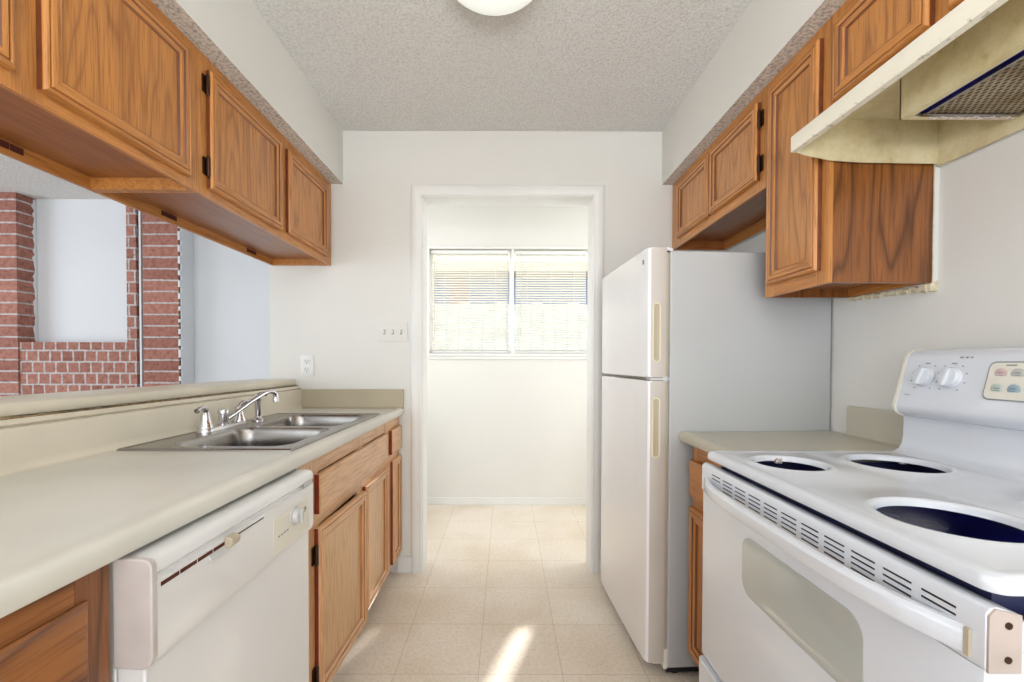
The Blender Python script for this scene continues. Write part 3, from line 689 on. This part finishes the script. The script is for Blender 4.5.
# ------------------------------------------------------------------ refrigerator (stands slightly turned)
RZ = math.radians(3.2)
fr = thing('refrigerator', 'white top-freezer refrigerator standing between doorway and counter', 'refrigerator', (.603, 1.580, 0), rotz=RZ, local=True)
FW, FD, FH = .614, .621, 1.582
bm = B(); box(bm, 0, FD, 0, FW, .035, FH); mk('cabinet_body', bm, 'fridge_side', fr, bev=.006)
bm = B(); box(bm, -.014, 0, .012, FW-.012, .08, FH-.006); mk('gasket', bm, 'tan', fr)
def fdoor(name, z0, z1, hz0, hz1):
    bm = B(); prof = [(-.014, 0), (-.072, 0), (-.080, .006), (-.0825, .02), (-.084, .10), (-.085, FW/2), (-.084, FW-.10), (-.0825, FW-.02), (-.080, FW-.006), (-.072, FW), (-.014, FW)]
    loft(bm, [[V(x, y, z0) for x, y in prof], [V(x, y, z1) for x, y in prof]])
    bmesh.ops.bevel(bm, geom=[e for e in bm.edges if abs(e.verts[0].co.z-e.verts[1].co.z) < 1e-6 and max(e.verts[0].co.x, e.verts[1].co.x) < -.02], offset=.004, segments=2, affect='EDGES')
    d = mk(name, bm, 'white_door', fr)
    for f in d.data.polygons:
        pass
    d.data.materials.append(M['door_side'])
    for f in d.data.polygons:
        if f.normal.y < -.9: f.material_index = 1
    # recessed grip on the near edge: raised oval rim with sunken pocket
    bm = B()
    def ov(e, y): return [V(x, y, z) for x, z in rrect(-.066-e, -.034+e, hz0-e, hz1+e, .016+e, 8)]
    loft(bm, [ov(.0, -.0002), ov(-.001, -.003), ov(-.005, -.003), ov(-.006, -.0005)], False, False)
    mk('handle_rim', bm, 'handle_cream', d)
    bm = B(); loft(bm, [ov(-.0055, -.0012), ov(-.010, -.0004), ov(-.0125, -.0002)], False, True); mk('handle_pocket', bm, 'tan', d)
    return d
fdoor('freezer_door', 1.118, 1.592, 1.172, 1.392)
fdoor('fridge_door', .058, 1.104, .820, 1.044)
bm = B(); box(bm, -.070, .004, .004, .05, 1.105, 1.117); lathe(bm, (-.012, .008, 1.100), [(.004, 0), (.010, .002), (.010, .020), (.004, .022)], n=12); mk('hinge', bm, 'greyl', fr, bev=.002)
bm = B(); box(bm, -.040, .012, .004, .032, FH, FH+.010); lathe(bm, (-.004, .016, FH), [(.010, 0), (.014, .004), (.014, .012), (.004, .016)], n=14); mk('hinge', bm, 'white', fr, bev=.003)
bm = B(); box(bm, -.055, .004, .003, .035, .052, .066); box(bm, -.014, .002, .002, .030, .030, .105); mk('hinge', bm, 'almond', fr, bev=.003)
bx('base_grille', -.012, .004, .03, FW-.02, .028, .062, 'black', fr)
bm = B()
for x in (.04, FD-.05):
    for y in (.04, FW-.04):
        bm = B(); lathe(bm, (x, y, 0), [(.018, 0), (.020, .01), (.012, .014), (.012, .036)], n=12); mk('levelling_foot', bm, 'black', fr)
bx('lower_skirt', .004, FD-.01, .012, FW-.012, .012, .036, 'black', fr)
bm = B(); box(bm, -.0860, -.0848, .040, .052, 1.540, 1.556); mk('badge', bm, 'grey', fr)

# ------------------------------------------------------------------ right base cabinet and counter piece
rb = base_cabinet('narrow oak base cabinet with a drawer between refrigerator and range', -1, .680, XR-.001, 1.235, 1.552, [(1.235, 1.28), (1.51, 1.552)], RB, None, ('oak_v', 'oak_h'), 'oak_v')
slab_front(rb, 'drawer', -1, .6798, 1.250, 1.545, .690, .822, 'oak_h'); cab_door(rb, -1, .6798, 1.250, 1.545, .125, .655, fw_=.05)
rc = thing('countertop', 'short olive-beige counter piece between refrigerator and range', 'countertop', (.93, 1.39, .879))
bm = B(); ext_y(bm, [(1.227, .879), (.665, .879), (.652, .882), (.644, .889), (.642, .900), (.644, .910), (.650, .916), (.658, .9185), (.668, .9175), (.68, .917), (1.227, .917)], 1.226, 1.552)
for v in bm.verts:
    v.co.x -= .005 if v.co.x < 1 else 0
    if v.co.y > 1.5: v.co.y = 1.577+(v.co.x-.6)*.053
mk('worktop', bm, 'laminate_r', rc)
bm = B(); ext_y(bm, [(1.227, .9172), (1.188, .9172), (1.202, .921), (1.207, .93), (1.208, 1.015), (1.212, 1.020), (1.227, 1.020)], 1.228, 1.520); mk('backsplash', bm, 'laminate_r', rc)

# ------------------------------------------------------------------ range
rg = thing('electric_range', 'white coil range with empty burner holes and rear control console', 'range', (.88, .855, 0))
GY0, GY1, GX0, GX1, ZT = .494, 1.222, .568, 1.135, .922
bm = B()
def ring_rr(i, z, r): return [V(x, y, z) for x, y in rrect(GX0+i, GX1+.06, GY0+i*.8, GY1-i*.8, r, 6)]
inner = to_rect(rrect(GX0+.02, GX1, GY0+.02, GY1-.02, .02, 6), GX0+.028, GX1, GY0+.022, GY1-.022)
loft(bm, [ring_rr(.014, .904, .012), ring_rr(.002, .901, .02), ring_rr(0, .905, .022), ring_rr(0, .911, .022), ring_rr(.003, .919, .020), ring_rr(.009, .9225, .016), ring_rr(.016, .9228, .012), [V(x, y, ZT) for x, y in inner]], False, False)
CX, CY = (.715, .966), (.686, 1.060)
xm, ym = (GX0+.028+GX1)/2-.028, (CY[0]+CY[1])/2
cells = []
for i, (a0, a1) in enumerate(((GX0+.028, xm), (xm, GX1))):
    for j, (b0, b1) in enumerate(((GY0+.022, ym), (ym, GY1-.022))):
        big = (i == 0) == (j == 0); r = .094 if big else .077
        cells.append((CX[i], CY[j], r))
        cxx, cyy = CX[i]+(-.012 if i == 0 and j == 1 else 0), CY[j]; cells[-1] = (cxx, cyy, r)
        C_ = circ(cxx, cyy, r+.020, 48, math.pi/48)
        rect = to_rect(C_, a0, a1, b0, b1)
        rs = [[V(x, y, ZT) for x, y in rect]]
        for rr_, z in ((r+.020, ZT), (r+.015, ZT+.0025), (r+.008, ZT+.0035), (r+.003, ZT+.002), (r, ZT-.002), (r-.0015, ZT-.010)):
            rs.append([V(x, y, z) for x, y in circ(cxx, cyy, rr_, 48, math.pi/48)])
        loft(bm, rs, False, False)
mk('cooktop', bm, 'white_range', rg)
bx('burner_box', GX0+.035, GX1-.005, GY0+.035, GY1-.035, .835, .842, 'navy', rg)
bm = B(); loft(bm, [[V(x, y, z) for x, y in ((GX0+.032, GY0+.032), (GX1-.004, GY0+.032), (GX1-.004, GY1-.032), (GX0+.032, GY1-.032))] for z in (.842, .896)], False, False); mk('burner_box_wall', bm, 'slate', rg, smooth=False)
for cx, cy, r in cells:
    if (cx, cy, r) == cells[0]: continue
    cx += .062 if cx > .9 else 0; cy -= .022 if cx > .9 else 0
    bm = B(); box(bm, cx+.010, cx+.026, cy+r-.010, cy+r+.002, ZT-.016, ZT-.002); box(bm, cx+.013, cx+.023, cy+r-.014, cy+r-.009, ZT-.013, ZT-.006); mk('element_socket', bm, 'rust', rg, bev=.002)
bm = B()
tube(bm, [(.66, .72, .850), (.70, .715, .862), (.76, .70, .850)], .004, 8); box(bm, .640, .690, .70, .74, .843, .856); mk('burner_wiring', bm, 'grey', rg)
# body
bx('side_body', .600, 1.205, GY0+.006, GY1-.006, .03, .832, 'white_range', rg, bev=.004)
bm = B()
for x in (.64, 1.16):
    for y in (GY0+.05, GY1-.05):
        bm = B(); lathe(bm, (x, y, 0), [(.02, 0), (.02, .01), (.01, .015), (.01, .035)], n=12); mk('levelling_foot', bm, 'black', rg)
# rear riser and console
bm = B(); ext_y(bm, [(1.090, ZT-.012), (1.086, ZT), (1.104, ZT+.0015), (1.118, ZT+.008), (1.127, ZT+.022), (1.131, ZT+.045), (1.132, 1.030), (1.205, 1.030), (1.205, ZT-.012)], GY0+.004, GY1-.002); mk('riser', bm, 'white_range', rg)
bm = B(); box(bm, .602, 1.204, GY0+.006, GY0+.010, .8325, .868); mk('side_flange', bm, 'white_range', rg)
bm = B(); box(bm, .602, 1.204, GY1-.010, GY1-.006, .8325, .868); mk('side_flange', bm, 'white_range', rg)
bm = B(); cp = [(1.150, 1.022), (1.125, 1.024), (1.108, 1.032), (1.100, 1.045), (1.099, 1.056), (1.104, 1.070), (1.132, 1.188), (1.139, 1.200), (1.150, 1.207), (1.175, 1.209), (1.205, 1.205), (1.205, 1.022)]
ext_y(bm, cp, GY0+.012, GY1-.013)
con = mk('control_console', bm, 'white_range', rg)
cx_, cz_ = 1.15, 1.115
for a, b in ((GY1-.013, GY1-.001), (GY0+.001, GY0+.012)):
    bm = B(); ext_y(bm, [(cx_+(x-cx_)*1.04, cz_+(z-cz_)*1.02) for x, z in cp], a, b); mk('end_cap', bm, 'almond', rg, bev=.002)['label'] = 'cream end cap'
def on_con(z): return 1.104+(z-1.070)*(.028/.118)
def cface(bm, y, z, wy, wz, d=.0008, mi=0):       # small flat mark on the sloping console face
    x = on_con(z); k = .028/.118
    pts = [(y-wy, z-wz), (y+wy, z-wz), (y+wy, z+wz), (y-wy, z+wz)]
    loft(bm, [[V(on_con(c)+.0003, b, c) for b, c in pts], [V(on_con(c)-d, b, c) for b, c in pts]], mi=mi)
tilt = Matrix.Rotation(math.atan2(.028, .118), 4, 'Y')
for yk in (1.148, 1.080, .620, .555):
    bm = B(); lathe(bm, (0, 0, 0), [(.0275, 0), (.0275, -.003), (.025, -.005), (.0240, -.012), (.022, -.014), (.003, -.014)], 'x', 30)
    box(bm, -.021, -.013, -.0045, .0045, -.0225, .0225)
    bmesh.ops.transform(bm, matrix=Matrix.Translation((on_con(1.135), yk, 1.135)) @ tilt @ Matrix.Rotation(math.radians(12), 4, 'X'), verts=bm.verts)
    mk('burner_knob', bm, 'greyl' if False else 'white_range', rg, bev=.001)
for yk in (1.148, 1.080, .620, .555):
    bm = B()
    for a in range(0, 360, 36):
        if a in (180,): continue
        t = math.radians(a+90); cface(bm, yk+.036*math.cos(t), 1.135+.036*math.sin(t), .0016 if a else .006, .0016)
    mk('dial_markings', bm, 'grey', rg)
bm = B(); cface(bm, 1.066, 1.186, .004, .002); cface(bm, 1.054, 1.186, .003, .0022); cface(bm, 1.043, 1.186, .003, .0015); mk('maker_lettering', bm, 'grey', rg)
bm = B(); cface(bm, 1.185, 1.085, .008, .0008); mk('model_lettering', bm, 'grey', rg)
# touch pad
def pad(bm, y0, y1, z0, z1, r, d0, d1): loft(bm, [[V(on_con(z)-d, y, z) for y, z in rrect(y0+e, y1-e, z0+e, z1-e, r, 6)] for d, e in ((d0, 0), (d1, 0), (d1, .003))])
bm = B(); pad(bm, .700, 1.000, 1.088, 1.176, .014, -.0005, .0016); mk('touchpad_border', bm, 'grey', rg)
bm = B(); pad(bm, .703, .997, 1.091, 1.173, .012, .001, .0024); mk('touchpad', bm, 'almond', rg)
for yy, zz, mt in ((.972, 1.148, 'btn_red'), (.940, 1.148, 'btn_grey'), (.972, 1.113, 'btn_green'), (.940, 1.113, 'btn_blue'), (.908, 1.148, 'btn_grey'), (.908, 1.113, 'btn_green'), (.740, 1.148, 'btn_grey'), (.740, 1.113, 'btn_grey')):
    if mt not in M: M[mt] = simple(mt, {'btn_red': (206, 180, 176), 'btn_grey': (186, 184, 178), 'btn_green': (184, 196, 186), 'btn_blue': (150, 172, 184)}[mt], .4)
    bm = B(); x = on_con(zz); lathe(bm, (x, yy, zz), [(.0125, .002), (.0125, -.0030), (.0115, -.0036), (.002, -.0036)], 'x', 22); o = mk('button', bm, mt, rg)
    bm = B(); x = x-.0038; box(bm, x, x+.001, yy-.006, yy+.006, zz+.0015, zz+.0035); box(bm, x, x+.001, yy-.004, yy+.004, zz-.004, zz-.0025); mk('button_lettering', bm, 'grey', o)
bm = B(); cface(bm, .955, 1.1675, .010, .0015, .0030); mk('pad_heading', bm, 'grey', rg)
bx('clock_display', on_con(1.13)-.004, on_con(1.13)+.004, .77, .87, 1.115, 1.150, 'black', rg)
# oven door with vented top trim
XD = .560
bm = B()
ext_z(bm, [(XD+.038, GY0+.002), (XD+.008, GY0+.002), (XD+.002, GY0+.005), (XD, GY0+.011), (XD, GY1-.013), (XD+.002, GY1-.007), (XD+.008, GY1-.004), (XD+.038, GY1-.004)], .350, .812)
od = mk('oven_door', bm, 'white_range', rg)
bm = B(); ext_y(bm, [(XD+.038, .812), (XD+.001, .812), (XD-.001, .816), (XD-.001, .880), (XD+.004, .8865), (XD+.012, .888), (XD+.038, .880)], GY0+.001, GY1-.003); vt = mk('vent_trim', bm, 'white_range', od, bev=.002)
bm = B()
for g_ in range(11):
    yc = 1.1365-g_*.0586; rows = 4 if 0 < g_ < 10 else 2
    for k in range(rows): box(bm, XD-.0016, XD+.002, yc-.022, yc+.022, .869-k*.0094-.0013, .869-k*.0094+.0013)
mk('vent_slots', bm, 'black', od)
bm = B(); ext_y(bm, [(XD+.038, .812), (XD+.0, .812), (XD+.0, .879), (XD+.008, .887), (XD+.038, .880)], GY0-.0015, GY0+.001); mk('trim_end', bm, 'trim_end', od)['label'] = 'pinkish aged end of the vent trim'
for zz in (.828, .868):
    bm = B(); lathe(bm, (XD+.022, GY0-.0015, zz), [(.0042, .0), (.0042, -.0012), (.002, -.0018)], 'y', 12); mk('screw', bm, 'hinge', od)
# glass window in door
bm = B(); loft(bm, [[V(XD-d, y, z) for y, z in rrect(.664+e, 1.008-e, .634+e, .770-e, .035, 7)] for d, e in ((-.001, 0), (.0012, 0), (.0018, .002))]); mk('window', bm, 'ovenglass', od)['label'] = 'pale grey oven window'
# bowed handle bar
bm = B(); rings = []
for i in range(25):
    t = i/24; y = GY0+.022+(GY1-GY0-.044)*t; bow = (1-(2*t-1)**4); xo = XD-.004-.046*bow; zc = .836+.004*bow; hh = .017-.002*bow
    rings.append([V(xo+.014, y, zc-hh), V(xo+.003, y, zc-hh), V(xo, y, zc-hh+.004), V(xo, y, zc+hh-.006), V(xo+.005, y, zc+hh), V(xo+.014, y, zc+hh)])
loft(bm, rings); mk('handle', bm, 'white_range', od)
bx('handle_end', XD-.005, XD+.001, GY0+.016, GY0+.022, .820, .853, 'tan', od)
bm = B(); ext_z(bm, [(XD+.038, GY0+.003), (XD-.008+.01, GY0+.003), (XD-.010, GY0+.012), (XD-.010, GY1-.014), (XD-.002, GY1-.005), (XD+.038, GY1-.004)], .07, .338); mk('storage_drawer', bm, 'white_range', rg, bev=.004)
bx('kick_panel', .615, .63, GY0+.02, GY1-.02, .004, .065, 'black', rg)

# ------------------------------------------------------------------ range hood
hd = thing('range_hood', 'cream greasy vented range hood under the oak cabinets above the range', 'range hood', (1.0, .85, 1.73))
HY0, HY1 = .470, 1.215
def hood_end(y0, y1):
    bm = B(); ext_y(bm, [(.805, 1.764), (.840, 1.752), (.915, 1.738), (1.000, 1.733), (1.213, 1.730), (1.213, 1.860), (.917, 1.860), (.805, 1.802)], y0, y1); return bm
mk('end_panel', hood_end(HY1-.003, HY1), 'hood_in', hd, smooth=False); mk('end_panel', hood_end(HY0, HY0+.003), 'hood_in', hd, smooth=False)
bm = B(); ext_y(bm, [(.800, 1.762), (.799, 1.764), (.799, 1.803), (.801, 1.806), (.806, 1.806), (.806, 1.768), (.816, 1.764), (.816, 1.7615)], HY0-.001, HY1+.001); mk('front_lip', bm, 'hood_face', hd, (.8, .85, 1.7615))
bm = B(); ext_y(bm, [(.803, 1.806), (.806, 1.802), (.920, 1.852), (1.213, 1.852), (1.213, 1.861), (.917, 1.861)], HY0+.003, HY1-.003); mk('top_shell', bm, 'hood_in', hd, smooth=False)
bx('back_panel', 1.207, 1.2135, HY0+.003, HY1-.003, 1.722, 1.852, 'hood_in', hd)
# fan housing box with filter in its underside
bm = B(); FX0, FX1, FY0, FY1 = .938, 1.206, .620, 1.034
box(bm, FX0, FX0+.003, FY0, FY1, 1.752, 1.851); box(bm, FX0, FX1, FY1-.003, FY1, 1.752, 1.851); box(bm, FX0, FX1, FY0, FY0+.003, 1.752, 1.851); box(bm, FX0+.003, FX0+.016, FY0+.003, FY1-.003, 1.750, 1.753); box(bm, FX0+.016, FX1, FY1-.012, FY1-.003, 1.750, 1.753); box(bm, FX0+.016, FX1, FY0+.003, FY0+.012, 1.750, 1.753)
hs = mk('fan_housing', bm, 'hood_in', hd, smooth=False)
bm = B()
for a in ((FX0+.036, FX0+.043, FY0+.016, FY1-.016), (FX1-.012, FX1-.004, FY0+.016, FY1-.016), (FX0+.043, FX1-.012, FY1-.024, FY1-.016), (FX0+.043, FX1-.012, FY0+.016, FY0+.024)): box(bm, a[0], a[1], a[2], a[3], 1.750, 1.760)
mk('filter_frame', bm, 'steel', hs, bev=.001)
bx('filter_mesh', FX0+.042, FX1-.011, FY0+.023, FY1-.023, 1.755, 1.758, 'filter', hs)
bx('filter_gap', FX0+.016, FX1, FY0+.012, FY1-.012, 1.7605, 1.763, 'navy', hs)
bm = B()
for i in range(16):
    lathe(bm, (FX0+.06+i*.013, FY1-.012+.003*math.sin(i*2.2), 1.7495), [(.001, -.002), (.004+.003*abs(math.sin(i*1.3)), 0), (.001, .003)], n=8)
mk('grease_crust', bm, 'rust', hs)

# ------------------------------------------------------------------ wall plates
ou = thing('wall_outlet', 'white duplex outlet plate above the counter end', 'outlet', (-1.097, YB, 1.15))
bm = B(); ext = [[V(x, YB-d, z) for x, z in rrect(-1.133+e, -1.061-e, 1.092+e, 1.208-e, .005, 3)] for d, e in ((0, 0), (.004, 0), (.006, .003))]; loft(bm, ext); mk('cover_plate', bm, 'trim', ou)
for zc in (1.127, 1.173):
    bm = B(); loft(bm, [[V(x, YB-.006-d, z) for x, z in rrect(-1.114+e, -1.080-e, zc-.015+e, zc+.015-e, .010, 4)] for d, e in ((0, 0), (.0015, .0), (.002, .001))])
    rcp = mk('receptacle', bm, 'white', ou)
    bm = B(); box(bm, -1.105, -1.1025, YB-.0088, YB-.0078, zc-.002, zc+.008); box(bm, -1.092, -1.0895, YB-.0088, YB-.0078, zc-.002, zc+.008); box(bm, -1.0995, -1.0945, YB-.0088, YB-.0078, zc-.011, zc-.006); mk('slot', bm, 'black', rcp)
sw = thing('light_switch', 'three gang painted toggle switch plate beside the doorway', 'switch', (-.624, YB, 1.337))
bm = B(); loft(bm, [[V(x, YB-d, z) for x, z in rrect(-.706+e, -.541-e, 1.282+e, 1.392-e, .005, 3)] for d, e in ((0, 0), (.004, 0), (.006, .003))]); mk('cover_plate', bm, 'wall', sw)
for k, xc in enumerate((-.670, -.624, -.578)):
    bm = B(); ext_x(bm, [(YB-.006, 1.327), (YB-.0065, 1.327), (YB-.016, 1.339), (YB-.018, 1.345), (YB-.014, 1.348), (YB-.006, 1.347)], xc-.0045, xc+.0045); tg = mk('toggle', bm, 'trim', sw)
    bm = B(); box(bm, xc-.0055, xc+.0055, YB-.0068, YB-.0060, 1.324, 1.350); mk('toggle_slot', bm, 'dark', sw)
